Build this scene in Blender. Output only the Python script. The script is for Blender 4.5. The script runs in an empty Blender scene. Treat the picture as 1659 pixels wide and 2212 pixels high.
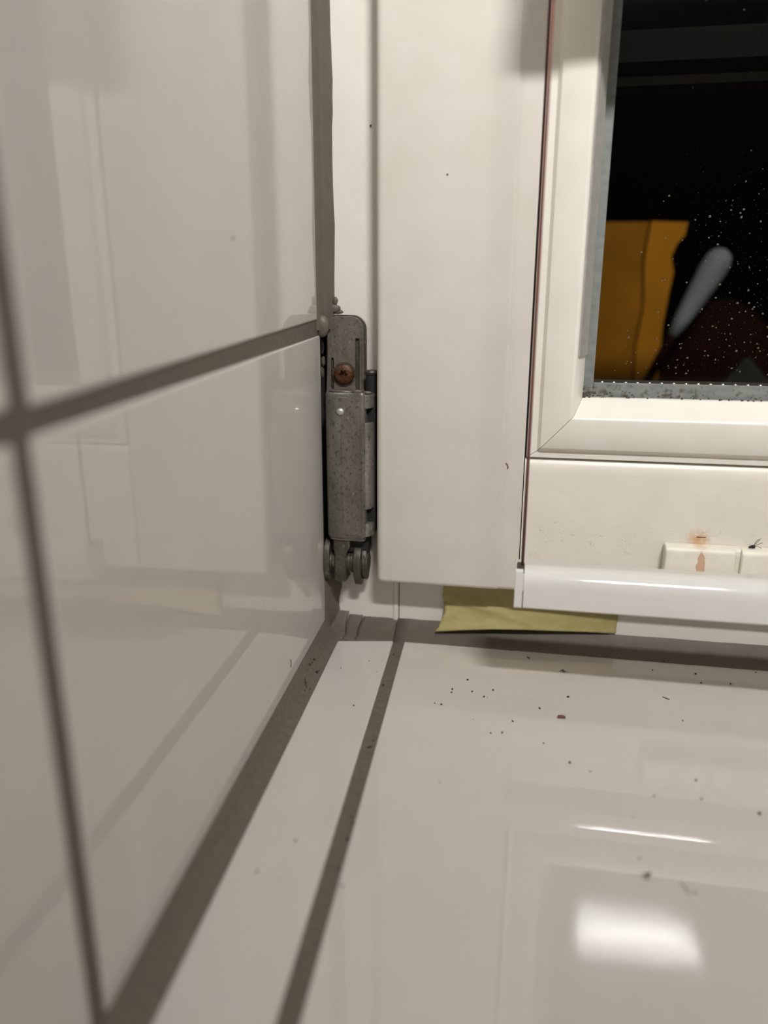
import bpy, bmesh, math, random
from mathutils import Vector, Matrix

SC = bpy.context.scene
COL = SC.collection
S = 0.001                      # everything below is written in millimetres
random.seed(7)

# ------------------------------------------------------------------ camera
# origin: back left corner of the sill; X along the window, Y outwards, Z up
CAM = Vector((93.2, -330.0, 162.9))
ROT = Matrix(((0.984172, -0.050986, 0.169725),
              (0.17721, 0.274158, -0.945216),
              (0.001661, 0.960332, 0.278854)))
cam_data = bpy.data.cameras.new('camera')
cam_data.sensor_fit = 'VERTICAL'
cam_data.sensor_height = 36.0
cam_data.sensor_width = 27.0
cam_data.lens = 36.0 * 1661.0 / 2212.0
cam_data.clip_start = 0.01
cam_data.clip_end = 50.0
cam_data.dof.use_dof = True
cam_data.dof.focus_distance = 0.335
cam_data.dof.aperture_fstop = 4.7
cam = bpy.data.objects.new('camera', cam_data)
cam.matrix_world = Matrix.Translation(CAM * S) @ ROT.to_4x4()
COL.objects.link(cam)
SC.camera = cam

# ------------------------------------------------------------------ world, exposure
world = bpy.data.worlds.new('night')
SC.world = world
world.use_nodes = True
world.node_tree.nodes['Background'].inputs[0].default_value = (0.6, 0.7, 1.0, 1)
world.node_tree.nodes['Background'].inputs[1].default_value = 0.0006
SC.view_settings.view_transform = 'Standard'
SC.view_settings.look = 'None'
SC.view_settings.gamma = 1.0
SC.view_settings.use_curve_mapping = False
SC.view_settings.exposure = 0.0
SC.cycles.sample_clamp_indirect = 0.0
LAMP_STRENGTH = 328.0
LAMP_COLOR = (1.0, 0.995, 0.985)


# ------------------------------------------------------------------ materials
def new_mat(name):
    m = bpy.data.materials.new(name)
    m.use_nodes = True
    nt = m.node_tree
    for n in list(nt.nodes):
        nt.nodes.remove(n)
    out = nt.nodes.new('ShaderNodeOutputMaterial')
    return m, nt, out


def N(nt, typ, **kw):
    n = nt.nodes.new('ShaderNode' + typ)
    for k, v in kw.items():
        if k.startswith('i_'):
            n.inputs[k[2:].replace('_', ' ')].default_value = v
        else:
            setattr(n, k, v)
    return n


def pos(nt):
    return N(nt, 'NewGeometry').outputs['Position']


def noise(nt, scale, detail=4, stretch=None, rough=0.55):
    n = N(nt, 'TexNoise')
    n.inputs['Scale'].default_value = scale
    n.inputs['Detail'].default_value = detail
    n.inputs['Roughness'].default_value = rough
    src = pos(nt)
    if stretch:
        mp = N(nt, 'Mapping')
        mp.inputs['Scale'].default_value = stretch
        nt.links.new(src, mp.inputs['Vector'])
        src = mp.outputs[0]
    nt.links.new(src, n.inputs['Vector'])
    return n.outputs['Fac']


def ramp(nt, fac, stops):
    r = N(nt, 'ValToRGB')
    e = r.color_ramp.elements
    while len(e) < len(stops):
        e.new(0.5)
    for el, (p, c) in zip(e, stops):
        el.position = p
        el.color = c if len(c) == 4 else (*c, 1)
    nt.links.new(fac, r.inputs[0])
    return r.outputs[0]


def mix(nt, fac, a, b):
    m = N(nt, 'Mix', data_type='RGBA')
    for sock, val in ((m.inputs[0], fac), (m.inputs[6], a), (m.inputs[7], b)):
        if isinstance(val, bpy.types.NodeSocket):
            nt.links.new(val, sock)
        elif isinstance(val, (int, float)):
            sock.default_value = val
        else:
            sock.default_value = (*val, 1) if len(val) == 3 else val
    return m.outputs[2]


def math_(nt, op, a, b=None, clamp=False):
    m = N(nt, 'Math', operation=op, use_clamp=clamp)
    for i, v in enumerate((a, b)):
        if v is None:
            continue
        if isinstance(v, bpy.types.NodeSocket):
            nt.links.new(v, m.inputs[i])
        else:
            m.inputs[i].default_value = v
    return m.outputs[0]


def spot(nt, centre, radii, wobble=0.0, wscale=600):
    """soft 0..1 mask of a worn or stained spot at a place (mm)"""
    mp = N(nt, 'Mapping')
    mp.inputs['Location'].default_value = [-c / r for c, r in zip(centre, radii)]
    mp.inputs['Scale'].default_value = [1000.0 / r for r in radii]
    nt.links.new(pos(nt), mp.inputs['Vector'])
    ln = N(nt, 'VectorMath', operation='LENGTH')
    nt.links.new(mp.outputs[0], ln.inputs[0])
    d = ln.outputs['Value']
    if wobble:
        d = math_(nt, 'ADD', d, math_(nt, 'MULTIPLY', math_(nt, 'SUBTRACT', noise(nt, wscale, 3), 0.5), wobble))
    return d


def principled(nt, out, color, rough=0.4, metal=0.0, bump=None, bump_d=0.0001, bump_s=0.5, ior=1.5, spec=0.5, coat=0.0):
    b = N(nt, 'BsdfPrincipled')
    if isinstance(color, bpy.types.NodeSocket):
        nt.links.new(color, b.inputs['Base Color'])
    else:
        b.inputs['Base Color'].default_value = (*color, 1)
    if isinstance(rough, bpy.types.NodeSocket):
        nt.links.new(rough, b.inputs['Roughness'])
    else:
        b.inputs['Roughness'].default_value = rough
    b.inputs['Metallic'].default_value = metal
    b.inputs['IOR'].default_value = ior
    b.inputs['Specular IOR Level'].default_value = spec
    b.inputs['Coat Weight'].default_value = coat
    if bump is not None:
        bn = N(nt, 'Bump')
        bn.inputs['Distance'].default_value = bump_d
        bn.inputs['Strength'].default_value = bump_s
        nt.links.new(bump, bn.inputs['Height'])
        nt.links.new(bn.outputs[0], b.inputs['Normal'])
    nt.links.new(b.outputs[0], out.inputs[0])
    return b


def simple(name, color, rough=0.5, metal=0.0, var=0.0, vscale=300, bumpscale=None, bump_d=0.0001, bump_s=0.5, **kw):
    m, nt, out = new_mat(name)
    c = color
    if var:
        lo = [x * (1 - var) for x in color]
        hi = [min(1, x * (1 + var)) for x in color]
        c = ramp(nt, noise(nt, vscale, 5), [(0.3, lo), (0.7, hi)])
    bp = noise(nt, bumpscale, 4) if bumpscale else None
    principled(nt, out, c, rough, metal, bp, bump_d, bump_s, **kw)
    return m


M = {}
# glazed tile: nearly flat glaze with a faint long ripple
m, nt, out = new_mat('white_glaze')
principled(nt, out, ramp(nt, noise(nt, 60, 3), [(0.3, (0.545, 0.508, 0.465)), (0.7, (0.56, 0.523, 0.48))]), 0.03, 0.0,
           noise(nt, 22, 2), 0.0001, 0.22, ior=1.5)
M['tile'] = m
M['grout'] = simple('grey_grout', (0.118, 0.098, 0.074), 0.85, var=0.16, vscale=500, bumpscale=1800, bump_d=0.0002)
M['sealant'] = simple('grey_sealant', (0.115, 0.096, 0.073), 0.5, var=0.08, vscale=200, bumpscale=300, bump_d=0.0003)
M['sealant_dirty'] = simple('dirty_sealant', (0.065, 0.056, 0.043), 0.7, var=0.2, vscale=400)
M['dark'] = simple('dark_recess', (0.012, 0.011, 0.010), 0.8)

# white paint on the window
m, nt, out = new_mat('white_paint')
c = ramp(nt, noise(nt, 45, 5), [(0.3, (0.70, 0.655, 0.59)), (0.7, (0.75, 0.705, 0.645))])
c = mix(nt, math_(nt, 'GREATER_THAN', noise(nt, 1400, 2), 0.80), c, (0.35, 0.28, 0.2))
principled(nt, out, c, 0.42, 0, noise(nt, 1500, 3), 0.00006, 0.5)
M['paint'] = m

# bright satin paint of the glazing beads, brushed along the bead
m, nt, out = new_mat('bead_paint')
principled(nt, out, ramp(nt, noise(nt, 60, 5), [(0.3, (0.75, 0.71, 0.63)), (0.7, (0.80, 0.765, 0.69))]), 0.34, 0,
           noise(nt, 600, 4, (0.12, 1.0, 1.0)), 0.00012, 0.5)
M['bead'] = m

# lower sash rail: brushed, flaking, rusty where a nail sits
m, nt, out = new_mat('flaking_paint')
c = ramp(nt, noise(nt, 50, 5), [(0.3, (0.73, 0.68, 0.60)), (0.7, (0.78, 0.73, 0.655))])
fl = noise(nt, 260, 3, (0.45, 1, 1.2))
edge = math_(nt, 'LESS_THAN', math_(nt, 'ABSOLUTE', math_(nt, 'SUBTRACT', fl, 0.58)), 0.005)
sep = N(nt, 'SeparateXYZ'); nt.links.new(pos(nt), sep.inputs[0])
low = math_(nt, 'LESS_THAN', sep.outputs[2], 0.066)
patchy = math_(nt, 'GREATER_THAN', noise(nt, 90, 2), 0.5)
c = mix(nt, math_(nt, 'MULTIPLY', math_(nt, 'MULTIPLY', math_(nt, 'MULTIPLY', edge, low), patchy), 0.55), c, (0.34, 0.33, 0.25))
st = spot(nt, (170, 0, 60.5), (6, 20, 5), 1.2, 500)
c = mix(nt, math_(nt, 'SUBTRACT', 1.0, math_(nt, 'MULTIPLY', st, 1.0), True), c, (0.62, 0.36, 0.17))
st = spot(nt, (171, 0, 61.6), (2.6, 20, 0.35), 0.9, 900)
c = mix(nt, math_(nt, 'LESS_THAN', st, 0.8), c, (0.10, 0.05, 0.02))
hb = math_(nt, 'ADD', math_(nt, 'MULTIPLY', noise(nt, 700, 4, (0.1, 1, 1)), 0.6), math_(nt, 'MULTIPLY', math_(nt, 'GREATER_THAN', fl, 0.58), 0.35))
principled(nt, out, c, 0.36, 0, hb, 0.00018, 0.45)
M['flaking'] = m

# painted block with a chip of bare wood
m, nt, out = new_mat('chipped_paint')
c = ramp(nt, noise(nt, 150, 5), [(0.3, (0.68, 0.64, 0.54)), (0.7, (0.77, 0.73, 0.63))])
st = spot(nt, (170.8, -6, 51.6), (1.8, 30, 5.6), 1.3, 420)
c = mix(nt, math_(nt, 'LESS_THAN', st, 1.0), c, (0.56, 0.36, 0.24))
st = spot(nt, (170, 0, 60.5), (4, 20, 4), 1.0, 500)
c = mix(nt, math_(nt, 'SUBTRACT', 1.0, st, True), c, (0.64, 0.42, 0.2))
principled(nt, out, c, 0.42, 0, noise(nt, 800, 4), 0.00015, 0.5)
M['block'] = m

M['plastic'] = simple('white_plastic', (0.70, 0.68, 0.645), 0.09, var=0.02, vscale=90)
M['gasket'] = simple('grey_gasket', (0.40, 0.38, 0.35), 0.3, var=0.12, vscale=300, bumpscale=500)
# spacer bar between the panes, grimy at the bottom
m, nt, out = new_mat('grimy_spacer')
c = ramp(nt, noise(nt, 300, 5, (0.5, 1, 1)), [(0.3, (0.22, 0.215, 0.21)), (0.7, (0.32, 0.315, 0.305))])
sep = N(nt, 'SeparateXYZ'); nt.links.new(pos(nt), sep.inputs[0])
g = math_(nt, 'MULTIPLY', math_(nt, 'SUBTRACT', 0.125, sep.outputs[2]), 60.0)
g = math_(nt, 'ADD', g, math_(nt, 'MULTIPLY', math_(nt, 'SUBTRACT', 0.165, sep.outputs[0]), 7.0))
g = math_(nt, 'ADD', g, math_(nt, 'MULTIPLY', math_(nt, 'SUBTRACT', noise(nt, 420, 5), 0.58), 6.0), True)
low = math_(nt, 'LESS_THAN', sep.outputs[2], 0.1236)
c = mix(nt, math_(nt, 'MULTIPLY', math_(nt, 'MULTIPLY', g, low), 0.8), c, (0.075, 0.055, 0.035))
principled(nt, out, c, 0.5, 0.0, noise(nt, 900, 3))
M['spacer'] = m

# window glass: thin clear pane, mirror-like by angle, the same for every ray
m, nt, out = new_mat('window_glass')
lw = N(nt, 'LayerWeight'); lw.inputs['Blend'].default_value = 0.5
p5 = math_(nt, 'POWER', lw.outputs['Facing'], 5.0)
fr = math_(nt, 'ADD', math_(nt, 'MULTIPLY', p5, 0.96), 0.012)
tr = N(nt, 'BsdfTransparent'); tr.inputs[0].default_value = (0.965, 0.975, 0.97, 1)
gl = N(nt, 'BsdfGlossy'); gl.inputs['Roughness'].default_value = 0.07
ms = N(nt, 'MixShader')
nt.links.new(fr, ms.inputs[0]); nt.links.new(tr.outputs[0], ms.inputs[1]); nt.links.new(gl.outputs[0], ms.inputs[2])
nt.links.new(ms.outputs[0], out.inputs[0])
M['glass'] = m

# dried water spots
m, nt, out = new_mat('water_spot')
df = N(nt, 'BsdfPrincipled'); df.inputs['Base Color'].default_value = (0.36, 0.31, 0.2, 1); df.inputs['Roughness'].default_value = 0.3
tr = N(nt, 'BsdfTransparent'); ms = N(nt, 'MixShader'); ms.inputs[0].default_value = 0.55
nt.links.new(tr.outputs[0], ms.inputs[1]); nt.links.new(df.outputs[0], ms.inputs[2]); nt.links.new(ms.outputs[0], out.inputs[0])
M['drop'] = m


def metal_mat(name, a, b, dark, rough, metal, wear=0.0):
    m, nt, out = new_mat(name)
    c = ramp(nt, noise(nt, 160, 5, (1, 1, 0.4)), [(0.35, a), (0.65, b)])
    pit = ramp(nt, noise(nt, 620, 6, None, 0.7), [(0.54, (0, 0, 0)), (0.64, (1, 1, 1))])
    c = mix(nt, math_(nt, 'MULTIPLY', pit, 0.8), c, dark)
    if wear:
        w = ramp(nt, noise(nt, 420, 5, (1, 1, 0.6)), [(0.60, (0, 0, 0)), (0.70, (1, 1, 1))])
        c = mix(nt, math_(nt, 'MULTIPLY', w, wear), c, (0.42, 0.42, 0.39))
    h = math_(nt, 'ADD', noise(nt, 900, 4), math_(nt, 'MULTIPLY', noise(nt, 250, 4), 1.5))
    principled(nt, out, c, rough, metal, h, 0.0003, 0.55)
    return m


M['zinc'] = metal_mat('dull_zinc', (0.13, 0.12, 0.10), (0.20, 0.185, 0.16), (0.06, 0.05, 0.04), 0.5, 0.55)
M['zinc_face'] = metal_mat('worn_zinc', (0.15, 0.122, 0.10), (0.205, 0.178, 0.147), (0.06, 0.045, 0.035), 0.45, 0.45, 0.35)
M['zinc_worn'] = metal_mat('rubbed_zinc', (0.20, 0.185, 0.16), (0.27, 0.25, 0.22), (0.10, 0.085, 0.065), 0.42, 0.5, 0.8)
M['iron'] = metal_mat('dark_iron', (0.07, 0.062, 0.046), (0.125, 0.113, 0.088), (0.035, 0.03, 0.022), 0.45, 0.55, 0.3)
M['bright'] = simple('bright_steel', (0.55, 0.55, 0.52), 0.35, 0.7, var=0.25, vscale=900, bumpscale=1500)
m, nt, out = new_mat('rusty_steel')
c = ramp(nt, noise(nt, 520, 5), [(0.36, (0.115, 0.038, 0.006)), (0.52, (0.07, 0.021, 0.005)), (0.64, (0.10, 0.072, 0.045))])
principled(nt, out, c, 0.5, 0.35, noise(nt, 1200, 4), 0.0003, 0.6)
M['rust'] = m
M['cord'] = simple('brown_cord', (0.165, 0.062, 0.045), 0.7, var=0.2, vscale=2500, bumpscale=3500, bump_d=0.0003)
M['cord_seat'] = simple('dark_brown_rubber', (0.045, 0.033, 0.024), 0.6)
# masking tape
m, nt, out = new_mat('masking_tape')
c = ramp(nt, noise(nt, 240, 5, (0.6, 1, 1)), [(0.3, (0.34, 0.285, 0.10)), (0.7, (0.42, 0.36, 0.15))])
b = principled(nt, out, c, 0.55, 0, noise(nt, 1600, 4, (1, 1, 0.4)), 0.00012, 0.5)
M['tape'] = m
M['crumb'] = simple('black_dirt', (0.012, 0.010, 0.008), 0.7)
M['crumb_grey'] = simple('brown_dirt', (0.07, 0.055, 0.04), 0.8)
M['chip'] = simple('red_brown_chip', (0.16, 0.055, 0.035), 0.7, var=0.3, vscale=1500)
M['wing'] = simple('grey_wing', (0.22, 0.21, 0.18), 0.5)
M['ochre'] = simple('ochre_reflection_tone', (0.31, 0.118, 0.010), 0.9, spec=0.0, var=0.12, vscale=14)  # colours of the solid stand-ins for reflections in the pane
M['ochre_dark'] = simple('ochre_reflection_deep', (0.22, 0.085, 0.008), 0.9, spec=0.0, var=0.25, vscale=16)
M['maroon'] = simple('maroon_reflection_tone', (0.010, 0.0025, 0.0015), 0.95, spec=0.05, var=0.2, vscale=40)
M['pale'] = simple('pale_reflection_tone', (0.145, 0.148, 0.15), 0.8, var=0.2, vscale=30)
M['grey_standin'] = simple('grey_reflection_tone', (0.10, 0.10, 0.095), 0.9, var=0.2, vscale=40)
M['bar'] = simple('dark_exterior_metal', (0.004, 0.0038, 0.003), 0.9, spec=0.1)
M['bar2'] = simple('brown_exterior_metal', (0.004, 0.0025, 0.001), 0.9, spec=0.1)
M['night'] = simple('dark_stone', (0.02, 0.019, 0.018), 0.9)
M['white_wall'] = simple('white_plaster', (0.80, 0.785, 0.75), 0.8)
M['ceiling_paint'] = simple('beige_ceiling', (0.32, 0.31, 0.29), 0.8)
M['blocker_brown'] = simple('matt_blocker_brown', (0.008, 0.0045, 0.003), 0.9, spec=0.1)  # near-black tone of the added blocker opposite the window
M['floor'] = simple('brown_floor', (0.2, 0.17, 0.14), 0.5)
m, nt, out = new_mat('lamp_glass')
em = N(nt, 'Emission'); em.inputs[0].default_value = (*LAMP_COLOR, 1); em.inputs[1].default_value = LAMP_STRENGTH
nt.links.new(em.outputs[0], out.inputs[0])
M['lamp'] = m


# ------------------------------------------------------------------ mesh helpers (millimetres)
def link(name, me, mat, parent=None):
    o = bpy.data.objects.new(name, me)
    COL.objects.link(o)
    if mat is not None:
        me.materials.append(M[mat] if isinstance(mat, str) else mat)
    if parent is not None:
        o.parent = parent
    return o


def mesh(name, verts, faces, mat, parent=None, smooth=False, at=(0, 0, 0)):
    """verts in mm (world); the parent, if any, sits at the point `at`"""
    me = bpy.data.meshes.new(name)
    ax, ay, az = at
    me.from_pydata([((x - ax) * S, (y - ay) * S, (z - az) * S) for x, y, z in verts], [], faces)
    bm = bmesh.new(); bm.from_mesh(me)
    bmesh.ops.recalc_face_normals(bm, faces=bm.faces[:])
    bm.to_mesh(me); bm.free()
    if smooth:
        for p in me.polygons:
            p.use_smooth = True
    o = link(name, me, mat, parent)
    if parent is None:
        o.location = (ax * S, ay * S, az * S)
    return o


def bevel(o, w, seg=3, angle=30):
    md = o.modifiers.new('bevel', 'BEVEL')
    md.width = w * S; md.segments = seg; md.limit_method = 'ANGLE'; md.angle_limit = math.radians(angle)
    md.harden_normals = True
    for p in o.data.polygons:
        p.use_smooth = True
    return o


def smooth_by_angle(o, deg=35):
    for p in o.data.polygons:
        p.use_smooth = True
    bm = bmesh.new(); bm.from_mesh(o.data)
    for e in bm.edges:
        if len(e.link_faces) == 2 and e.calc_face_angle(0) > math.radians(deg):
            e.smooth = False
    bm.to_mesh(o.data); bm.free()
    return o


def prism_data(poly, axis, a, b):
    n = len(poly)
    f = {'x': lambda p, t: (t, p[0], p[1]), 'y': lambda p, t: (p[0], t, p[1]), 'z': lambda p, t: (p[0], p[1], t)}[axis]
    v = [f(p, a) for p in poly] + [f(p, b) for p in poly]
    fc = [tuple(range(n)), tuple(range(n, 2 * n))] + [(i, (i + 1) % n, n + (i + 1) % n, n + i) for i in range(n)]
    return v, fc


def join_data(*parts):
    V, F = [], []
    for v, f in parts:
        k = len(V)
        V += v
        F += [tuple(i + k for i in q) for q in f]
    return V, F


def prism(name, poly, axis, a, b, mat, parent=None, at=(0, 0, 0)):
    v, f = prism_data(poly, axis, a, b)
    return mesh(name, v, f, mat, parent, at=at)


def box_data(x0, x1, y0, y1, z0, z1):
    return prism_data([(x0, y0), (x1, y0), (x1, y1), (x0, y1)], 'z', z0, z1)


def box(name, x0, x1, y0, y1, z0, z1, mat, parent=None, at=(0, 0, 0)):
    v, f = box_data(x0, x1, y0, y1, z0, z1)
    return mesh(name, v, f, mat, parent, at=at)


def loops_data(loops, cap0=True, cap1=True):
    n = len(loops[0])
    v = [p for l in loops for p in l]
    f = []
    for k in range(len(loops) - 1):
        for i in range(n):
            j = (i + 1) % n
            f.append((k * n + i, k * n + j, (k + 1) * n + j, (k + 1) * n + i))
    if cap0:
        f.append(tuple(range(n)))
    if cap1:
        f.append(tuple(range((len(loops) - 1) * n, len(loops) * n)))
    return v, f


def lathe_data(prof, axis, c, n=24):
    """prof: (radius, t) along the axis; c: centre (t is added on the axis)"""
    loops = []
    for r, t in prof:
        lp = []
        for i in range(n):
            a = 2 * math.pi * i / n
            u, w = r * math.cos(a), r * math.sin(a)
            if axis == 'x': lp.append((c[0] + t, c[1] + u, c[2] + w))
            elif axis == 'y': lp.append((c[0] + u, c[1] + t, c[2] + w))
            else: lp.append((c[0] + u, c[1] + w, c[2] + t))
        loops.append(lp)
    return loops_data(loops)


def tube_data(pts, radii, n=8):
    loops = []
    up0 = Vector((0.13, 0.31, 0.94))
    for i, p in enumerate(pts):
        p = Vector(p)
        d = (Vector(pts[min(i + 1, len(pts) - 1)]) - Vector(pts[max(i - 1, 0)])).normalized()
        if abs(d.dot(up0)) > 0.95:
            up0 = Vector((0.9, 0.3, 0.1))
        a = d.cross(up0).normalized(); b = d.cross(a)
        r = radii if isinstance(radii, (int, float)) else radii[i]
        loops.append([tuple(p + a * (r * math.cos(2 * math.pi * k / n)) + b * (r * math.sin(2 * math.pi * k / n))) for k in range(n)])
    return loops_data(loops)


def blob_data(c, r, seed=0, rough=0.25, sub=1):
    rnd = random.Random(seed)
    bm = bmesh.new()
    bmesh.ops.create_icosphere(bm, subdivisions=sub, radius=1.0)
    bm.verts.ensure_lookup_table()
    v = []
    for q in bm.verts:
        k = 1 + rnd.uniform(-rough, rough)
        v.append((c[0] + q.co.x * r[0] * k, c[1] + q.co.y * r[1] * k, c[2] + q.co.z * r[2] * k))
    f = [tuple(x.index for x in p.verts) for p in bm.faces]
    bm.free()
    return v, f


def empty(name, at):
    o = bpy.data.objects.new(name, None)
    o.location = [c * S for c in at]
    o.empty_display_size = 0.01
    COL.objects.link(o)
    return o


def tag(o, label, cat=None, group=None, kind=None):
    o['label'] = label
    if cat: o['category'] = cat
    if group: o['group'] = group
    if kind: o['kind'] = kind
    return o


# ================================================================== SETTING
# ---- room shell (behind and beside the camera)
tag(box('ceiling', -20, 1200, -1900, 60, 1350, 1370, 'ceiling_paint'), 'plain beige ceiling of the room', kind='structure')
tag(box('floor', -20, 1200, -1900, 60, -920, -900, 'floor'), 'brown floor of the room below the window', kind='structure')
tag(box('wall_back', -20, 1200, -1920, -1900, -900, 1350, 'white_wall'), 'white wall at the back of the room', kind='structure')
tag(box('wall_right', 1200, 1220, -1900, 60, -900, 1350, 'white_wall'), 'white wall at the far end of the room', kind='structure')
v, f = join_data(box_data(-20, 1200, 62, 82, 1000, 1350), box_data(700, 1200, 62, 82, -20, 1000), box_data(-20, 1200, 62, 82, -900, -20))
tag(mesh('wall_window', v, f, 'white_wall'), 'white plaster wall around the window opening', kind='structure')

# ---- tiled wall on the left: turned 1.35 degrees, grout set back behind the tile faces
WALL_A = math.radians(1.337)
v, f = box_data(-24, -0.5, -1900, -3.5, -900, 1350)
wall = mesh('wall_left', v, f, 'grout')
wall.location = (0.0042, 0.010, 0); wall.rotation_euler = (0, 0, WALL_A)
tag(wall, 'left wall of glossy white tiles with grey grout', kind='structure')


def wall_tile(poly):
    """poly: (y, z) corners in the wall's own frame"""
    v, f = prism_data(poly, 'x', -6, 0)
    o = mesh('tile', v, f, 'tile', wall)
    return bevel(o, 0.9, 4)


wall_tile([(-219.6, 142.9), (-9.2, 149.8), (-7.2, 350), (-221, 350)])
wall_tile([(-220.0, 8.0), (-5.9, 8.0), (-4.0, 143.3), (-220.8, 138.0)])
wall_tile([(-225.6, 143.4), (-226.4, 350), (-425, 350), (-425, 137.0)])
wall_tile([(-225.4, 8.0), (-226.1, 137.7), (-425, 131.5), (-425, 8.0)])
for z0, z1 in ((356, 556), (562, 762)):
    for y0, y1 in ((-7.2, -221), (-226.4, -425), (-430.6, -636)):
        wall_tile([(y1, z0), (y0, z0), (y0, z1), (y1, z1)])
for z0, z1 in ((8.0, 131), (136.5, 350)):
    wall_tile([(-636, z0), (-430.6, z0), (-430.6, z1), (-636, z1)])

# ---- tiled sill
sill = box('trim_1', 0.5, 700, -600, 16, -40, -0.5, 'grout')
tag(sill, 'window sill of glossy white tiles with grey grout joints', kind='structure')


def sill_tile(poly):
    v, f = prism_data(poly, 'z', -8, 0)
    return bevel(mesh('tile', v, f, 'tile', sill), 0.7, 3)


sill_tile([(11.4, -0.6), (37.9, 4.1), (49.0, -346), (19.5, -346)])
sill_tile([(43.1, 5.0), (360, 5.6), (372, -346), (54.6, -346)])
sill_tile([(366, 5.6), (690, 6), (690, -346), (378, -346)])
sill_tile([(19.8, -352), (49.2, -352), (57.0, -598), (25.5, -598)])
sill_tile([(54.8, -352), (372, -352), (380, -598), (62.6, -598)])
# hollow grout joint between the wall tiles and the narrow sill tile
def joint_edges(y):
    return 4.2 + (10 - y) * 0.02334, 11.55 + (-0.6 - y) * 0.0235


def joint_z(x, y):
    xw, xe = joint_edges(y)
    u = (x - xw) / (xe - xw)
    return 7.9 - 16.4 * u if u < 0.22 else 4.3 - 9.33 * (u - 0.22) if u < 0.52 else max(0, 1.5 - 3.2 * (u - 0.52))


rows = []
for k in range(60):
    t = k / 59
    y = 6 - 352 * t
    xw, xe = joint_edges(y)
    rows.append([(xw - 1.0, y, 8.7), (xw - 0.15, y, 7.9), (xw + 0.22 * (xe - xw), y, 4.3), (xw + 0.52 * (xe - xw), y, 1.5), (xe - 1.0, y, 0.05), (xe + 0.3, y, -0.25)])
v = [p for r in rows for p in r]
f = [(k * 6 + i, k * 6 + i + 1, (k + 1) * 6 + i + 1, (k + 1) * 6 + i) for k in range(59) for i in range(5)]
mesh('grout_joint', v, f, 'grout', sill, smooth=True)

# ---- grey sealant in the corners between frame, sill and wall
seal = empty('trim_2', (0, 16, 0))
tag(seal, 'grey cracked sealant in the corners around the window frame', kind='structure')
AT2 = (0, 16, 0)


def fillet(x0f, x1f, zf, seed, n=40):
    """strip of sealant along the frame; x0f/x1f give the ragged ends"""
    rnd = random.Random(seed)
    rows = []
    for i in range(n + 1):
        t = i / n
        row = []
        sec = [(16.5, zf + 0.4), (16.0, zf), (13.2, zf * 0.62), (9.5, zf * 0.30 + 0.1), (6.0, 0.35), (3.4, -0.05), (2.6, -1.0)]
        for j, (y, z) in enumerate(sec):
            x = x0f(j) * (1 - t) + x1f(j) * t
            row.append((x, y, z + (rnd.uniform(-0.12, 0.12) if 0 < j < 5 else 0)))
        rows.append(row)
    m_ = len(rows[0])
    v = [p for r in rows for p in r]
    f = [(i * m_ + j, i * m_ + j + 1, (i + 1) * m_ + j + 1, (i + 1) * m_ + j) for i in range(n) for j in range(m_ - 1)]
    o = mesh('sealant', v, f, 'sealant', seal, smooth=True, at=AT2)
    sd = o.modifiers.new('solid', 'SOLIDIFY'); sd.thickness = 0.0012; sd.offset = -1
    return o


fillet(lambda j: 37.9 + [0, 0, .1, .15, .1, 0, 0][j], lambda j: 560, 6.6, 3, 80)
fillet(lambda j: 19.5 + [1.6, 1.4, .5, -.2, .3, -.4, -.4][j], lambda j: 37.55 + [0, 0, .1, .15, .1, 0, 0][j], 6.4, 4, 12)
fillet(lambda j: 13.0 + [1.2, .8, -.2, .3, 1.0, .1, 0][j], lambda j: 19.2 + [1.6, 1.4, .5, -.2, .3, -.4, -.4][j], 6.9, 5, 6)
fillet(lambda j: -1.5, lambda j: 12.7 + [1.2, .8, -.2, .3, 1.0, .1, 0][j], 8.6, 6, 12)
# upright strip between wall tiles and frame, in two lengths
def upright(z0, z1, left_y, wob, n=40):
    rnd = random.Random(int(z0) + 5)
    rows = []
    for i in range(n + 1):
        t = i / n; z = z0 + (z1 - z0) * t
        xr = 9.0 + wob * (math.sin(z * 0.11) * 0.4 + rnd.uniform(-0.15, 0.15))
        if z1 < 60: xr += 1.2 * math.exp(-((z - 24) / 6.0) ** 2) - 0.8 * math.exp(-((z - 14) / 4.0) ** 2)
        rows.append([(2.6, left_y - 0.6, z), (4.5, left_y, z), (6.2, left_y + 6.2, z), (xr - 0.8, 15.8, z), (xr, 16.1, z)])
    v = [p for r in rows for p in r]
    f = [(i * 5 + j, i * 5 + j + 1, (i + 1) * 5 + j + 1, (i + 1) * 5 + j) for i in range(n) for j in range(4)]
    return mesh('sealant', v, f, 'sealant', seal, smooth=True, at=AT2)


upright(145.5, 900, 2.0, 1.0, 120)
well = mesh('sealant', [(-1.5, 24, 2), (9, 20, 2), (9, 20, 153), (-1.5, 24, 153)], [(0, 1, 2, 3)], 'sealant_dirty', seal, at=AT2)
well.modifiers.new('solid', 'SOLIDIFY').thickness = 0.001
upright(2, 30, 4.6, 1.0, 24)
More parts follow.
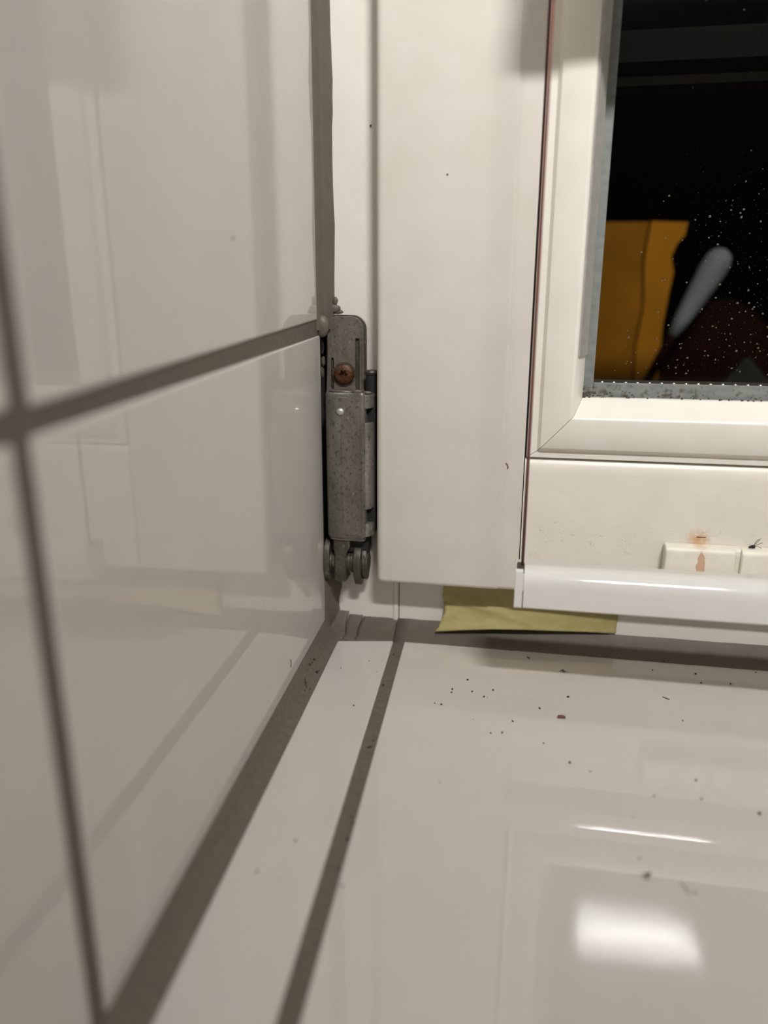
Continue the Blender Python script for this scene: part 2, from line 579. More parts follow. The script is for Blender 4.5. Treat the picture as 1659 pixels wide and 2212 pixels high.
# dab of sealant squeezed out where the tile joint meets the corner
v, f = blob_data((5.3, 4.9, 147.2), (3.4, 2.2, 4.8), 2, 0.03, 3)
mesh('sealant_dab', v, f, 'sealant', seal, smooth=True, at=AT2)
v, f = join_data(blob_data((7.6, 15.7, 154.2), (3.6, 0.6, 2.0), 5, 0.15, 2), blob_data((10.0, 15.9, 153.0), (2.4, 0.4, 0.9), 6, 0.2, 2), blob_data((8.9, 15.8, 157.6), (1.2, 0.4, 2.0), 9, 0.2, 2))
mesh('sealant_dab', v, f, 'sealant', seal, smooth=True, at=AT2)
v, f = join_data(blob_data((3.4, 12.5, 138.0), (1.0, 1.2, 3.2), 15, 0.3, 2), blob_data((3.8, 12.2, 131.5), (0.9, 1.2, 2.6), 16, 0.3, 2), blob_data((3.2, 12.8, 126.5), (0.7, 1.2, 3.0), 17, 0.3, 2))
mesh('sealant_dab', v, f, 'sealant_dirty', seal, smooth=True, at=AT2)

# ---- window: frame, sash, beads, panes
ATW = (0, 16, 0)
win = empty('window_1', ATW)
tag(win, 'white painted casement window with dark night panes', kind='structure')


def wp(o_name, poly, axis, a, b, mat):
    return prism(o_name, poly, axis, a, b, mat, win, ATW)


o = wp('frame_stile', [(8.0, 60), (8.0, 16.6), (8.6, 16), (35.6, 16), (36.3, 15.5), (37.9, 15.5), (38.4, 16.2), (38.4, 60)], 'z', -20, 900, 'paint')
o = wp('frame_rail', [(60, -20), (60, 34), (16.3, 34), (16.1, 33), (16.1, -20)], 'x', 38.9, 600, 'paint')
# sash stile with rounded left edge and a shallow step beside the bead
sec0 = [(30.2, 15), (30.2, 3.0), (30.5, 1.7), (31.2, 0.8), (32.2, 0.25), (33.4, 0.0), (85.2, 0.0), (85.9, 0.15), (86.6, 0.85), (94.7, 0.9), (95.3, 1.3),
        (95.3, 11.8), (111.8, 11.8), (111.8, 32), (45, 32), (45, 15)]
loops = []
for z, k in ((31.0, 2.2), (31.25, 1.3), (31.9, 0.55), (33.2, 0.0), (905, 0.0)):
    loops.append([((x + k * (0.9 if x < 31 else 0.3 if x < 34 else 0)), (y + k if y < 3.5 else y), z) for x, y in sec0])
v, f = loops_data(loops)
smooth_by_angle(mesh('sash_stile', v, f, 'paint', win, at=ATW), 30)
o = wp('sash_rail', [(15, 31.0), (2.2, 31.0), (0.9, 31.4), (0.2, 32.2), (0.0, 33.4), (0.0, 86.6), (0.1, 88.2), (0.5, 90.0), (1.1, 91.5), (1.9, 92.5), (2.8, 92.85),
                     (11.8, 92.85), (11.8, 111.8), (32, 111.8), (32, 45), (15, 45)], 'x', 95.7, 600, 'flaking')
smooth_by_angle(o, 30)
BEAD = [(96.1, 93.25, 11.7), (96.1, 93.25, 1.0), (96.5, 93.6, 0.4), (100.3, 96.2, 0.3), (100.9, 96.9, -0.5), (101.7, 98.0, -1.9), (102.6, 98.9, -2.3),
        (113.0, 110.2, -2.9), (114.0, 111.2, -2.5), (114.7, 112.1, -1.6), (118.4, 118.5, 9.1), (118.4, 118.5, 11.7)]
v, f = loops_data([[(x, y, z + 0.14) for x, z, y in BEAD], [(x, y, 905) for x, z, y in BEAD]])
smooth_by_angle(mesh('glazing_bead', v, f, 'bead', win, at=ATW), 25)
v, f = loops_data([[(x + 0.14, y, z) for x, z, y in BEAD], [(600, y, z) for x, z, y in BEAD]])
smooth_by_angle(mesh('glazing_bead', v, f, 'bead', win, at=ATW), 25)
o = wp('glazing_gasket', [(114.75, -1.75), (115.3, -2.0), (119.0, 8.2), (119.1, 9.1), (118.2, 9.1)], 'z', 136.5, 905, 'gasket')
o['label'] = 'torn grey sealing strip'
box('glass_pane', 112, 600, 9.2, 13.2, 112, 905, 'glass', win, ATW)
box('glass_pane', 112, 600, 25.2, 29.2, 112, 905, 'glass', win, ATW)
v, f = join_data(box_data(112, 122.9, 13.4, 25, 112, 905), box_data(122.9, 600, 13.4, 25, 112, 124.4))
spacer = bevel(mesh('spacer_bar', v, f, 'spacer', win, at=ATW), 0.3, 2)
box('spacer_top', 123.2, 600, 13.9, 25, 124.42, 124.5, 'cord_seat', spacer, ATW)
box('gap_shade', 95.35, 96.05, 2.2, 11.5, 92.9, 905, 'dark', win, ATW)  # dark strips paint the shade inside the gap beside the beads
box('gap_shade', 96.05, 600, 2.6, 11.5, 92.87, 93.22, 'dark', win, ATW)
v, f = join_data(*[join_data(lathe_data([(0.75, 0), (0.6, 0.3)], 'z', (126.5 + 4.9 * i, 14.3, 124.5), 10)) for i in range(16)])
o = mesh('spacer_perforation', v, f, 'bright', spacer, at=ATW); o['kind'] = 'stuff'; o['label'] = 'row of tiny bright punched dots'
# clumps of grime at the foot of the pane
D = []
rnd = random.Random(21)
for i in range(90):
    x = 118.6 + (rnd.random() ** 2.2) * 90
    z = 118.6 + abs(rnd.gauss(0, 0.8 if x > 135 else 1.6))
    if x > 150 and rnd.random() < 0.35: x = rnd.choice([168, 176, 186, 196]) + rnd.gauss(0, 2)
    r = rnd.uniform(0.15, 0.45) * (1.5 if x < 124 else 1)
    D.append(blob_data((x, 8.95, z), (r * 1.3, 0.25, r), i, 0.35, 1))
v, f = join_data(*D)
o = mesh('grime', v, f, 'crumb_grey', win, at=ATW); o['kind'] = 'stuff'; o['label'] = 'dark grime along the foot of the pane'
# dark bars placed outside, seen faintly through the top of the pane
box('outer_crossbar', 112, 600, 66, 84, 249.9, 257.6, 'bar2', win, ATW)
box('outer_crossbar', 112, 600, 60, 84, 258.0, 262.6, 'bar', win, ATW)
box('outer_crossbar', 112, 600, 66, 84, 263.0, 272.0, 'bar', win, ATW)

# ---- ledge outside
tag(box('trim_3', 60, 640, 64, 430, 30, 60, 'night'), 'dark stone ledge outside the window', kind='structure')

# ================================================================== HINGE
ATH = (14, 16, 60)
hinge = empty('window_hinge', ATH)
tag(hinge, 'worn grey metal hinge between the tiled wall and the white sash', 'hinge')


def arc(cx, cy, r, a0, a1, n):
    return [(cx + r * math.cos(math.radians(a0 + (a1 - a0) * i / n)), cy + r * math.sin(math.radians(a0 + (a1 - a0) * i / n))) for i in range(n + 1)]


back = [(3.9, 60), (26, 60), (26, 118)] + [(23.2, 118)] + arc(16.9, 145.4, 6.3, 0, 90, 8) + arc(9.2, 147.6, 4.2, 90, 180, 6) + [(4.6, 122)]
plate = bevel(prism('mounting_plate', back, 'y', 14.2, 15.9, 'iron', hinge, ATH), 0.2, 2)
face = ([(22.4, 117.5)] + arc(16.5, 145.2, 5.9, 0, 90, 8) + arc(9.4, 147.3, 3.8, 90, 180, 6) + [(5.6, 134), (4.7, 117.5), (6.9, 117.5), (7.2, 132.0), (7.5, 133.0), (8.1, 133.0), (8.4, 132.0), (8.3, 117.5),
         (18.4, 117.5), (18.5, 141.6), (20.3, 141.6), (20.0, 117.5)])
bevel(prism('plate_face', face, 'y', 12.8, 14.15, 'zinc_face', plate, ATH), 0.25, 2)
prism('rib', [(20.7, 118), (21.5, 118), (21.3, 139.5), (20.9, 139.5)], 'y', 11.8, 12.75, 'zinc_face', plate, ATH)
# rusty screw with a six-lobed recess
n = 48
def ring(r, y, star=0.0):
    return [(13.3 + (r + star * math.cos(6 * 2 * math.pi * i / n)) * math.cos(2 * math.pi * i / n), y, 125.8 + (r + star * math.cos(6 * 2 * math.pi * i / n)) * math.sin(2 * math.pi * i / n)) for i in range(n)]
v, f = loops_data([ring(4.7, 12.7), ring(4.75, 11.9), ring(4.4, 11.2), ring(3.6, 10.75), ring(2.6, 10.5), ring(1.75, 10.45, 0.32), ring(1.6, 12.3, 0.3)])
o = smooth_by_angle(mesh('screw', v, f, 'rust', plate, at=ATH), 40); o['label'] = 'rusty screw head with star recess'
v, f = lathe_data([(5.4, 0), (5.4, 0.35), (5.0, 0.4)], 'y', (13.3, 12.42, 125.8), 32)
mesh('washer', v, f, 'iron', plate, smooth=False, at=ATH)
# cover sleeve: folded sheet with a flat face, rounded left flank and two notches on the right
left = [(6.7, 13.5), (6.3, 9.0)] + arc(11.0, 5.2, 4.6, 180, 262, 8) + [(13.8, 0.15)]
main = left + [(14.4, 0.55), (22.8, 0.55), (23.4, 0.2), (24.6, 0.6), (25.2, 1.4), (25.2, 13.5)]
def inset(sec, k):
    cx, cy = 16, 7.5
    return [(x + (cx - x) * k, y + (cy - y) * k) for x, y in sec]
loops = []
for z, k in ((51.6, 0.16), (51.3, 0.07), (52.0, 0.015), (52.8, 0.0), (117.6, 0.0), (118.4, 0.012), (119.0, 0.05), (118.8, 0.14)):
    loops.append([(x, y, z) for x, y in inset(main, k)])
v1, f1 = loops_data(loops)
sleeve = o = mesh('cover_sleeve', v1, f1, 'zinc', hinge, at=ATH)
smooth_by_angle(o, 50)
# face panel and right flange pieces
v, f = join_data(box_data(14.3, 23.0, 0.3, 0.9, 53.5, 117))
o = bevel(mesh('sleeve_face', v, f, 'zinc_face', sleeve, at=ATH), 0.2, 2)
flange = [(24.9, 0.9), (26.2, 1.5), (27.6, 3.4), (28.6, 6.5), (29.0, 13.5), (24.9, 13.5)]
v, f = join_data(prism_data(flange, 'z', 52.6, 58.9), prism_data(flange, 'z', 65.8, 105.6), prism_data(flange, 'z', 112.0, 118.2))
o = bevel(mesh('sleeve_flange', v, f, 'zinc_worn', sleeve, at=ATH), 0.3, 2)
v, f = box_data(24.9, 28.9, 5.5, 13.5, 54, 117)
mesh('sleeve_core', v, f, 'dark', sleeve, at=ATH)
v, f = lathe_data([(1.75, 0.3), (1.7, -0.1), (1.3, -0.55), (0.7, -0.8), (0.15, -0.9)], 'y', (14.2, 0.1, 110.6), 20)
o = mesh('rivet', v, f, 'bright', sleeve, smooth=True, at=ATH); o['label'] = 'shiny rivet head'
# collars at the sleeve's ends
cl = [(x * 1.0, y) for x, y in inset(main, 0.05)]
v, f = loops_data([[(x, y, 50.2) for x, y in inset(main, 0.13)], [(x, y, 50.6) for x, y in inset(main, 0.07)], [(x, y, 51.5) for x, y in inset(main, 0.09)]])
smooth_by_angle(mesh('collar', v, f, 'zinc_face', sleeve, at=ATH), 50)
v, f = tube_data([(7.8, 8, 119.1), (8.6, 4.5, 119.2), (11, 2.2, 119.3), (14.5, 1.6, 119.4), (18, 1.8, 119.2), (20.2, 3.4, 119.0)], [0.3, 0.5, 0.6, 0.55, 0.5, 0.2], 8)
mesh('collar', v, f, 'zinc_face', sleeve, smooth=True, at=ATH)
v, f = join_data(blob_data((21.6, 2.6, 119.3), (2.2, 1.2, 0.9), 31, 0.25, 2), blob_data((25.8, 3.0, 118.9), (2.4, 1.2, 0.7), 32, 0.25, 2))
o = mesh('paint_dab', v, f, 'sealant', sleeve, smooth=True, at=ATH)
# dark pin beside the plate, half behind the sash
v, f = join_data(lathe_data([(2.6, 118), (2.6, 126.2), (3.0, 126.4), (3.0, 127.2), (2.6, 127.6)], 'z', (26.8, 8.5, 0), 20))
pin = mesh('hinge_pin', v, f, 'dark', hinge, at=ATH)
v, f = lathe_data([(3.0, 127.2), (3.05, 127.5), (2.2, 128.2), (0.4, 128.5)], 'z', (26.8, 8.5, 0), 20)
mesh('pin_cap', v, f, 'iron', pin, smooth=True, at=ATH)
# lower pivot: two lugs, a middle lug and the grooved cross pin


def lug(x0, x1, yc, zc, ry, rt, rb, name, tip=0.0, mat='iron'):
    n = 28
    lp = []
    for i in range(n):
        a = 2 * math.pi * i / n
        z = (rt if math.sin(a) > 0 else rb) * math.sin(a)
        y = ry * math.cos(a) * (1 - (tip * max(0, -math.sin(a)) ** 2))
        lp.append((yc + y, zc + z))
    v, f = prism_data(lp, 'x', x0, x1)
    return bevel(mesh(name, v, f, mat, hinge, at=ATH), 0.55, 2)


lug(4.5, 7.4, 7.6, 38.5, 6.2, 10.5, 11.4, 'pivot_lug')
lug(18.8, 22.4, 7.4, 37.6, 6.4, 9.0, 11.0, 'pivot_lug', 0.35)
lug(22.4, 24.9, 8.4, 38.2, 5.6, 8.0, 9.0, 'pivot_lug', 0.25)
mid = [(9.7, 50.4), (17.6, 50.4), (17.4, 46.6), (15.6, 43.6), (15.2, 40), (15.3, 33), (15.9, 30.3), (14.6, 29.3), (11.0, 29.3), (9.7, 30.6), (9.9, 36), (10.2, 42.5), (9.6, 45.5)]
bevel(prism('pivot_arm', mid, 'y', 1.6, 10.5, 'iron', hinge, ATH), 0.6, 3)
prof = []
for i in range(15):
    x = 4 + i * 1.45
    prof += [(4.6, x), (5.2, x + 0.35), (5.2, x + 0.8), (4.6, x + 1.1)]
v, f = lathe_data(prof, 'x', (0, 7.6, 38.0), 24)
mesh('cross_pin', v, f, 'iron', hinge, smooth=True, at=ATH)
v, f = box_data(8.0, 25.5, 5, 13.5, 43.5, 51)
bevel(mesh('pivot_block', v, f, 'dark', hinge, at=ATH), 0.5, 2)

# ================================================================== BLIND
ATB = (280, -38, 42.6)
blind = empty('pleated_blind', ATB)
tag(blind, 'white plastic blind rail with brown cord in front of the lower sash', 'blind')
RP = [(-34, 43.9), (-48.4, 43.9), (-48.95, 44.5), (-48.6, 52.7), (-48.1, 55), (-47.2, 56.8), (-45.6, 58), (-43.4, 58.45), (-34.4, 58.45), (-34, 58.1)]
v, f = prism_data(RP, 'x', 97.4, 520)
smooth_by_angle(mesh('bottom_rail', v, f, 'plastic', blind, at=ATB), 42)
CP = [(-34, 43.8), (-48.6, 43.8), (-49.1, 44.4), (-48.9, 52.7), (-48.5, 56.2), (-47.9, 58.8), (-47.2, 59.2), (-46, 59.2), (-45.6, 58.6), (-44.6, 58), (-37.8, 58), (-37.4, 58.8), (-34, 58.8)]
v, f = prism_data(CP, 'x', 93.85, 97.0)
cap = bevel(mesh('end_cap', v, f, 'plastic', blind, at=ATB), 0.35, 2)
v, f = box_data(94.5, 97.4, -45.0, -38.0, 56.7, 59.1)
bevel(mesh('cord_seat', v, f, 'cord_seat', cap, at=ATB), 0.3, 2)
pts = [(96.5, -41.2, 58.7), (96.5, -41.2, 120), (96.4, -41.2, 200), (96.4, -41.2, 283)]
v, f = tube_data(pts, 0.62, 12)
o = mesh('cord', v, f, 'cord', blind, smooth=True, at=ATB); o['label'] = 'thin red-brown tension cord'
v, f = prism_data([(y, z + 238) for y, z in RP], 'x', 97.5, 520)
smooth_by_angle(mesh('upper_rail', v, f, 'plastic', blind, at=ATB), 25)
P = []
for i in range(8):
    P.append((-48 if i % 2 else -35, 297 + i * 2.2))
P2 = [(y, z + 0.5) for y, z in reversed(P)]
v, f = prism_data(P + P2, 'x', 98.5, 519)
mesh('pleated_fabric', v, f, 'white_wall', blind, at=ATB)

# ================================================================== PAINTED BLOCK ON THE RAIL
ATK = (185, -3, 46)
blk = empty('mounting_block', ATK)
tag(blk, 'white painted wooden block with chipped patch, behind the blind rail', 'block')
SEC = [(-0.05, 44.0), (-6.2, 44.0), (-6.2, 56.0), (-5.7, 57.6), (-4.4, 58.6), (-0.05, 58.9)]
v, f = prism_data(SEC, 'x', 156.0, 184.4)
bevel(mesh('block_body', v, f, 'block', blk, at=ATK), 1.0, 3, 40)
v, f = prism_data([(y * 0.72, z - 0.3) for y, z in SEC], 'x', 184.0, 187.2)
mesh('block_neck', v, f, 'block', blk, at=ATK)
v, f = prism_data(SEC, 'x', 186.4, 216)
bevel(mesh('block_body', v, f, 'block', blk, at=ATK), 1.0, 3, 40)

# ================================================================== MASKING TAPE
def lerp(a, b, t): return tuple(x + (y - x) * t for x, y in zip(a, b))
left_pts = [(60.2, 15.55, 36), (60.4, 15.4, 24.5), (60.3, 14.6, 19.0), (61.8, 12.2, 14.4), (60.0, 10.2, 8.8), (57.6, 8.2, 4.6)]
bot_pts = [(57.6, 8.2, 4.6), (70.9, 8.7, 6.1), (85.1, 9.3, 7.5), (99.1, 10.3, 7.9), (124.9, 13.2, 7.7), (142.0, 15.0, 7.6)]
right_pts = [(142.8, 15.6, 36), (142.9, 15.6, 24), (142.6, 15.55, 19), (142.3, 15.5, 14.5), (142.0, 15.3, 10.5), (142.0, 15.0, 7.6)]
def along(pts, t):
    k = min(int(t * (len(pts) - 1)), len(pts) - 2)
    return lerp(pts[k], pts[k + 1], t * (len(pts) - 1) - k)
NU, NV = 56, 22
V = []
for j in range(NV + 1):
    b = j / NV
    L, R = along(left_pts, b), along(right_pts, b)
    for i in range(NU + 1):
        a = i / NU
        p = lerp(L, R, a)
        bt = along(bot_pts, a)
        ln = lerp(bot_pts[0], bot_pts[-1], a)
        p = tuple(x + (y - z) * b ** 1.3 for x, y, z in zip(p, bt, ln))
        # creases running down to the right, and curl at the left end
        d = (p[2] - (21.5 - (p[0] - 60) * 0.26)) / 1.5
        d2 = (p[2] - (16 - (p[0] - 60) * 0.14)) / 2.4
        w = max(0, 1 - (p[0] - 58) / 55) * min(1, b * 3)
        yy = p[1] - 1.0 * w * math.exp(-d * d) + 0.5 * w * math.exp(-d2 * d2)
        V.append((p[0] + (0.25 * math.sin(j * 2.3) + 0.18 * math.sin(j * 5.1) if i == 0 else 0), min(yy, 15.75), p[2]))
F = [(j * (NU + 1) + i, j * (NU + 1) + i + 1, (j + 1) * (NU + 1) + i + 1, (j + 1) * (NU + 1) + i) for j in range(NV) for i in range(NU)]
tape = mesh('masking_tape', V, F, 'tape', smooth=True, at=(100, 14, 8))
sd = tape.modifiers.new('solid', 'SOLIDIFY'); sd.thickness = 0.00012; sd.offset = 1
tag(tape, 'strip of yellow masking tape peeling off the frame below the sash', 'tape')

# ================================================================== SMALL DIRT ON THE SILL
crumb_meshes = []
for k in range(5):
    v, f = blob_data((0, 0, 0.32), (0.55, 0.42, 0.32), 40 + k, 0.22, 1)
    crumb_meshes.append((v, f))


def crumb(x, y, s, label, group, mat='crumb', z=0.0, k=0, rz=None):
    key = ('crumb', k, mat)
    me = MESH_CACHE.get(key)
    if me is None:
        o0 = mesh('crumb', *crumb_meshes[k], mat)
        MESH_CACHE[key] = o0.data
        o = o0
    else:
        o = bpy.data.objects.new('crumb', me)
        COL.objects.link(o)
    o.location = (x * S, y * S, (z + 0.02) * S)
    o.scale = (s, s, s)
    o.rotation_euler = (0, 0, random.uniform(0, 6.28) if rz is None else rz)
    tag(o, label, 'crumb', group)
    return o


MESH_CACHE = {}
MAIN = [(70.3, -37.8, 1), (70.2, -40.6, .8), (76.0, -28.6, 1), (78.6, -38.4, .9), (87.3, -35.5, .95), (83.8, -41.7, .9), (64.3, -50.6, .75), (67.0, -51.2, .95), (118.2, -35.7, 1.1),
        (106.4, -47.0, 1), (95.9, -58.8, 1), (87.8, -68.7, .8), (92.1, -67.6, 1), (107.5, -71.9, .8), (116.5, -82.9, 1.15), (72.0, -102.5, .6), (162.6, 4.4, 1), (156.3, -4.7, .7),
        (174.4, -5.0, 1), (200.9, 1.0, .7), (175.1, -13.3, .95), (187.3, -12.0, 1), (161.6, -46.2, .8), (123.3, -86.8, .7), (158.8, -85.5, .9), (175.4, -100.4, 1.3), (158.6, -95.9, .85),
        (143.2, -97.1, .8), (134.5, -128.3, .7), (147.9, -139.8, .9), (135.0, -109.3, .5), (49.9, -155.1, .9), (94, 3.4, .9), (90.5, 3.8, .6), (143.0, 4.6, .6), (85.2, -41.9, .45), (80.6, -60.0, .4)]
ORD = 'first second third fourth fifth sixth seventh eighth ninth tenth eleventh twelfth thirteenth fourteenth fifteenth sixteenth'.split()


def seen_x(x, y):
    q = ROT.transposed() @ (Vector((x, y, 0)) - CAM)
    return q.x / -q.z


BANDS = ((-20, 99, 'close to the window'), (-62, -20, 'in the middle'), (-999, -62, 'near the front'))
k = 0
for lo, hi, where in BANDS:
    here = sorted([c for c in MAIN if lo <= c[1] < hi], key=lambda c: seen_x(c[0], c[1]))
    for i, (x, y, s) in enumerate(here):
        crumb(x, y, s, 'black crumb on the wide sill tile, %s from left of those %s' % (ORD[i], where), 'crumbs on the wide sill tile', k=k % 5)
        k += 1
STRIP = [(32.0, -58.3, .8), (30.6, -18.8, .6), (19.5, -27.9, .55), (15.1, -0.4, .6), (12.9, -14.5, .35), (35.9, -28.7, .45), (31.6, -139.4, .8), (31.5, -155.6, .5), (24.3, -154.0, 1.0)]
JOINT = [(40.7, -38.9, 1), (45.9, -124.9, 1.1), (47.0, -127.9, 1.0), (40.4, -9.8, .8), (44.6, -81.1, .8), (47.2, -135.5, 1.3), (47.2, -148.2, .9)]
CORNER = [(5.7, -22.5, 1.3), (10.0, -33.6, 1.3), (7.9, -43.6, .7), (5.2, -27.6, 1.1), (5.6, -25.3, .7), (5.5, -31.9, .6), (10.6, -32.0, .8), (11.0, -48.5, .6), (9.3, -50.2, .7)]
for spots, text, grp, mt, z in ((STRIP, 'brown crumb on the narrow sill tile, %s from the window', 'crumbs on the narrow sill tile', 'crumb_grey', 0.0),
                                (JOINT, 'dark crumb in the joint between two sill tiles, %s from the window', 'crumbs in the sill tile joint', 'crumb', -0.5),
                                (CORNER, 'dark crumb in the wide joint along the wall, %s from the window', 'crumbs in the wall joint', 'crumb', -0.3)):
    for i, (x, y, s) in enumerate(sorted(spots, key=lambda c: -c[1])):
        if grp == 'crumbs in the wall joint':       # they lie on the hollow of the joint
            p0 = Vector((x, y, 0))
            for _ in range(6):
                p = CAM + (p0 - CAM) * (1 - z / CAM.z)
                z = 0.5 * z + 0.5 * joint_z(p.x, p.y)
            x, y = p.x, p.y
        crumb(x, y, s, text % ORD[i], grp, mt, z, i % 5)


def hair(name, pts, r, mat, label, cat):
    v, f = tube_data(pts, r, 6)
    c = pts[len(pts) // 2]
    return tag(mesh(name, v, f, mat, smooth=True, at=c), label, cat)


v, f = prism_data([(-1.6, -0.9), (-1.2, 0.7), (0.9, 1.0), (1.7, 0.2), (1.6, -0.8)], 'z', 0.02, 0.8)
o = mesh('paint_chip', [(x + 114.7, y - 52.2, z) for x, y, z in v], f, 'chip', at=(114.7, -52.2, 0)); bevel(o, 0.2, 1)
tag(o, 'red-brown flake among the black crumbs on the sill tile', 'flake')
hair('splinter', [(156.9, -28.4, 0.2), (158.0, -29.4, 0.3), (159.3, -30.2, 0.2)], 0.17, 'crumb', 'thin dark splinter lying on the sill tile below the blind rail', 'splinter')
hair('splinter', [(43.1, -85.9, -0.25), (44.7, -85.0, -0.25)], 0.25, 'crumb', 'short dark splinter across the grout joint between two sill tiles', 'splinter')
hair('splinter', [(101.0, -2.0, 0.3), (102.0, -2.9, 0.4), (102.6, -3.6, 0.3)], [0.1, 0.3, 0.15], 'crumb', 'short dark splinter lying in the shadow of the blind rail', 'splinter')
hair('hair', [(8.3, -46.6, 3.9), (9.1, -48.4, 2.8), (10.0, -50.2, 1.9)], 0.13, 'crumb', 'dark hair lying in the wide grey joint along the wall', 'hair')
hair('hair', [(144.6, -136.6, 0.15), (145.6, -138.2, 0.3), (146.2, -140.6, 0.15)], 0.12, 'crumb_grey', 'short hair lying beside the larger dead gnat on the sill', 'hair')
hair('hair', [(87.5, 0.65, 90.3), (88.3, 0.5, 89.6), (88.6, 0.45, 88.6), (88.3, 0.6, 87.8)], 0.2, 'chip', 'short curved brown hair stuck to the white sash stile', 'hair')
hair('hair', [(5.95, -57.8, 18.2), (6.15, -58.0, 16.5), (6.0, -58.2, 14.9)], 0.12, 'crumb', 'short black hair stuck to the lower wall tile', 'hair')


def gnat(x, y, z, s, label, wing, rz=0.0, legs=True):
    at = (x, y, z)
    g = empty('gnat', at)
    tag(g, label, 'insect')
    c, sn = math.cos(rz), math.sin(rz)
    T = lambda p: (x + s * (p[0] * c - p[1] * sn), y + s * (p[0] * sn + p[1] * c), z + s * p[2])
    v, f = join_data(blob_data((0, 0, 0.5), (1.0, 0.5, 0.45), 3, 0.1, 2), blob_data((1.0, 0, 0.55), (0.45, 0.42, 0.4), 4, 0.1, 2))
    mesh('body', [T(p) for p in v], f, 'crumb', g, smooth=True, at=at)
    if wing:
        for sg in (-1, 1):
            lp = [(0.3, 0.1 * sg, 0.7), (-0.4, 0.9 * sg, 0.75), (-1.5, 1.2 * sg, 0.6), (-2.0, 0.8 * sg, 0.55), (-1.2, 0.3 * sg, 0.65)]
            v, f = loops_data([[T(p) for p in lp], [T((p[0], p[1], p[2] + 0.06)) for p in lp]])
            mesh('wing', v, f, 'wing', g, at=at)
    if legs:
        for a in ((0.5, 1.0), (0.1, 1.5), (-0.4, 1.9), (0.9, -1.2)):
            v, f = tube_data([T((a[0], 0.2, 0.5)), T((a[0] + 0.6, a[1] * 0.7, 1.1)), T((a[0] + 1.1, a[1] * 1.4, 0.12))], 0.07 * s, 5)
            mesh('leg', v, f, 'crumb', g, at=at)
    return g


for nm, pt, r, lab in (('dirt_speck', (6.75, -101.9, 176.9), 0.5, 'small brown speck stuck on the large upper wall tile'), ('dirt_speck', (25.2, 15.7, 228.0), 0.45, 'small dark speck on the frame strip left of the sash'), ('dirt_speck', (59.3, -0.1, 206.5), 0.35, 'small dark speck high on the white sash stile')):
    v, f = blob_data(pt, (r, r, r * 1.3), 3, 0.25, 1)
    tag(mesh(nm, v, f, 'crumb_grey', at=pt), lab, 'speck')
gnat(117.3, -13.2, 0, 0.75, 'small dead gnat with grey wings on the sill, near the blind rail shadow', True, 2.2)
gnat(135.8, -135.4, 0, 0.95, 'larger dead gnat on the bright sill reflection', True, 0.8, False)
# spider-like fly on top of the block, legs in the air
at = (191.2, -3.2, 58.9)
fly = empty('dead_fly', at)
tag(fly, 'dead black fly with raised legs on the white block', 'insect')
v, f = join_data(blob_data((191.0, -3.2, 59.7), (1.1, 0.7, 0.75), 8, 0.12, 2), blob_data((189.9, -3.2, 59.5), (0.6, 0.5, 0.5), 9, 0.12, 2))
mesh('body', v, f, 'crumb', fly, smooth=True, at=at)
for pts in ([(191.2, -3.2, 60), (192.0, -3, 61.8), (193.2, -2.6, 63.0)], [(191.4, -3.2, 60), (192.8, -3.2, 60.7), (194.6, -3.2, 61.6)], [(191.2, -3.2, 60), (192.6, -3, 61.6), (193.9, -2.6, 63.3)], [(191.6, -3.3, 59.7), (193.0, -3.4, 60.0), (194.4, -3.4, 59.2)]):
    v, f = tube_data(pts, 0.1, 5)
    mesh('leg', v, f, 'crumb', fly, at=at)

# ================================================================== ADDED SHAPES IMITATING REFLECTIONS IN THE DARK PANE
ATO = (150, 340, 60)
ob = empty('ochre_reflection', ATO)  # solid slabs standing in for an ochre reflection in the glass
tag(ob, 'ochre reflection with ragged right edge in the dark pane, built as slabs', 'reflection stand-in')
prism('reflection_slab', [(70, 60), (181, 60), (180, 120), (183, 150), (180, 185), (183, 213), (70, 214)], 'y', 330, 348, 'ochre_dark', ob, ATO)
prism('reflection_slab', [(182, 60), (200.3, 60), (200.1, 95), (199.7, 136), (202.0, 160), (203.8, 176), (201.0, 187), (204, 196), (209.5, 203), (210.5, 212), (184, 213), (181.2, 185), (184, 150), (181, 120)], 'y', 326, 348, 'ochre', ob, ATO)
ATP = (204, 318, 60)
ph = empty('pale_reflection', ATP)  # added rod imitating the pale diagonal reflection in the glass
tag(ph, 'pale grey diagonal reflection in the dark pane, built as a rounded rod', 'handle')
A, B = Vector((206, 316, 128)), Vector((238, 318, 192))
pts = [tuple(A.lerp(B, t)) for t in (0, .2, .4, .6, .75, .88, .95, .985, 1.0)]
v, f = tube_data(pts, [4.0, 6.2, 7.8, 9.2, 10.2, 9.8, 7.8, 4.6, 1.2], 20)
mesh('reflection_streak', v, f, 'pale', ph, smooth=True, at=ATP)
v, f = tube_data([(176, 312, 60.2), (186, 313, 84), (206, 316, 128)], [3.0, 3.4, 4.0], 16)
mesh('streak_stem', v, f, 'maroon', ph, smooth=True, at=ATP)
v, f = blob_data((252, 372, 92), (50, 24, 64), 5, 0.03, 3)  # mound standing in for a dark maroon reflection in the glass
v = [(x, y, max(z, 60.0)) for x, y, z in v]
tag(mesh('maroon_reflection', v, f, 'maroon', smooth=True, at=(252, 372, 60)), 'dark maroon reflection low in the wet pane, built as a mound', 'sack')
v, f = loops_data([[(236, 298, 60), (292, 298, 60), (292, 312, 60), (236, 312, 60)], [(241, 299, 88), (281, 299, 88), (281, 311, 88), (241, 311, 88)],
                   [(250, 302, 100), (272, 302, 102), (272, 309, 102), (250, 309, 100)], [(258, 304, 112), (263, 304, 112), (263, 307, 112), (258, 307, 112)]])
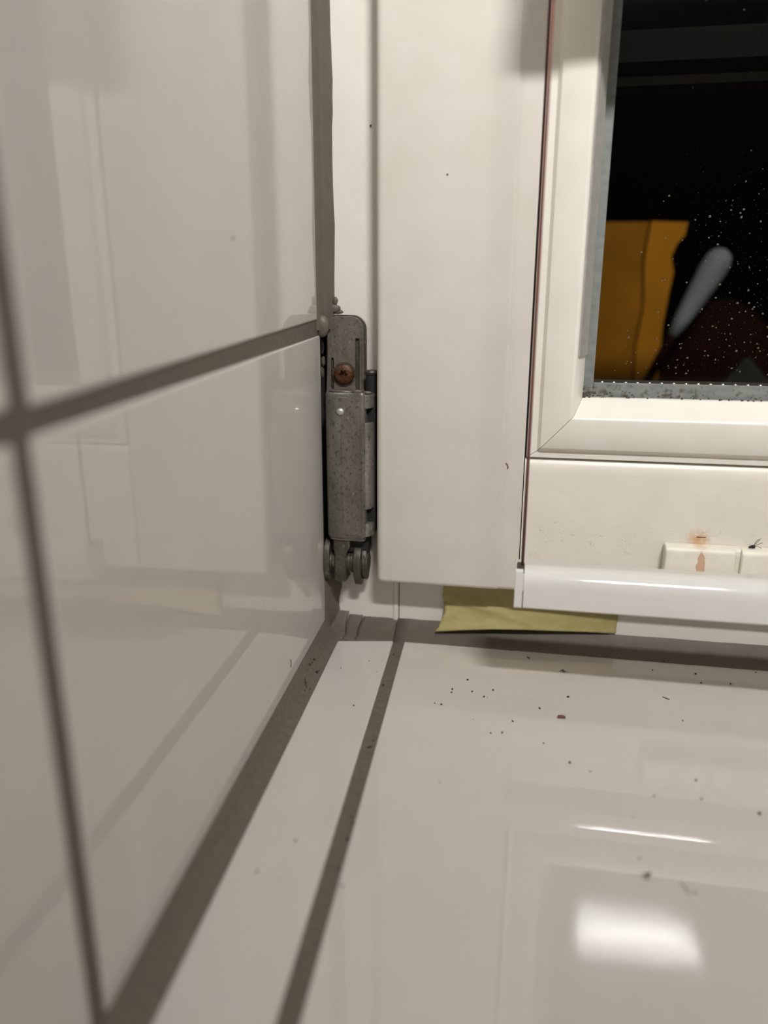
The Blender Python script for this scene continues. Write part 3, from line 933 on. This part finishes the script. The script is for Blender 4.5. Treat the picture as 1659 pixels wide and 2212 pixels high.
o = mesh('grey_reflection', v, f, 'grey_standin', at=(262, 305, 60)); bevel(o, 2, 2)  # solid peak imitating a faint grey reflection in the glass
tag(o, 'faint grey pointed reflection at the foot of the dark pane, built solid', 'cloth')

# dried drops on the outer glass, thickest low on the right
D = []
rnd = random.Random(99)
cnt = 0
while cnt < 1300:
    x, z = rnd.uniform(124, 270), rnd.uniform(126, 300)
    dens = max(0.02, min(1, (x - 128) / 45)) * max(0.03, min(1, (225 - z) / 85))
    if rnd.random() > dens: continue
    r = 0.08 + 0.42 * rnd.random() ** 4
    D.append(blob_data((x, 29.32, z), (r * 1.1, 0.1, r), cnt, 0.3, 1))
    cnt += 1
v, f = join_data(*D)
tag(mesh('water_drops', v, f, 'drop', at=(180, 29, 126)), 'dried water spots scattered on the dark window pane', 'water spots', kind='stuff')

# ================================================================== LAMP
ATL = (300, -615, 1350)
lamp = empty('pendant_lamp', ATL)
tag(lamp, 'white half-moon pendant lamp hanging in the room', 'lamp')
OUT = [(216, 786), (391, 777), (385, 770), (372, 761), (352, 751), (328, 741), (303, 732), (287, 726), (274, 700), (236, 700), (227, 735)]
v, f = prism_data(OUT, 'y', -630, -600)
mesh('lamp_panel', v, f, 'lamp', lamp, at=ATL)
box('light_blocking_lip', 205, 400, -630, -570, 688, 695, 'bar', lamp, ATL)  # unseen lip added to cut the lamp's light on the near sill
v, f = tube_data([(300, -615, 780), (300, -615, 1348)], 4, 10)
mesh('rod', v, f, 'bright', lamp, at=ATL)
v, f = lathe_data([(40, 1349.5), (40, 1340), (20, 1332)], 'z', (300, -615, 0), 20)
mesh('canopy', v, f, 'bright', lamp, at=ATL)

# ================================================================== ADDED DARK BLOCKER FACING THE WINDOW, KEEPS THE PANE DARK
ATC = (365, -1200, -900)
pane_blocker = empty('dark_blocker', ATC)  # unseen dark mass added so the pane mirrors black
tag(pane_blocker, 'added tall dark blocker opposite the window, keeps the pane reflection black', 'blocker')
box('blocker_body', 150, 580, -1400, -1020, -900, 690, 'blocker_brown', pane_blocker, ATC)
bevel(box('blocker_front', 152, 578, -1019.5, -1000, -820, 688, 'blocker_brown', pane_blocker, ATC), 2, 2)
v, f = tube_data([(545, -999.5, -100), (545, -975, -100), (545, -975, 20), (545, -999.5, 20)], 5, 10)
mesh('blocker_handle', v, f, 'dark', pane_blocker, smooth=True, at=ATC)
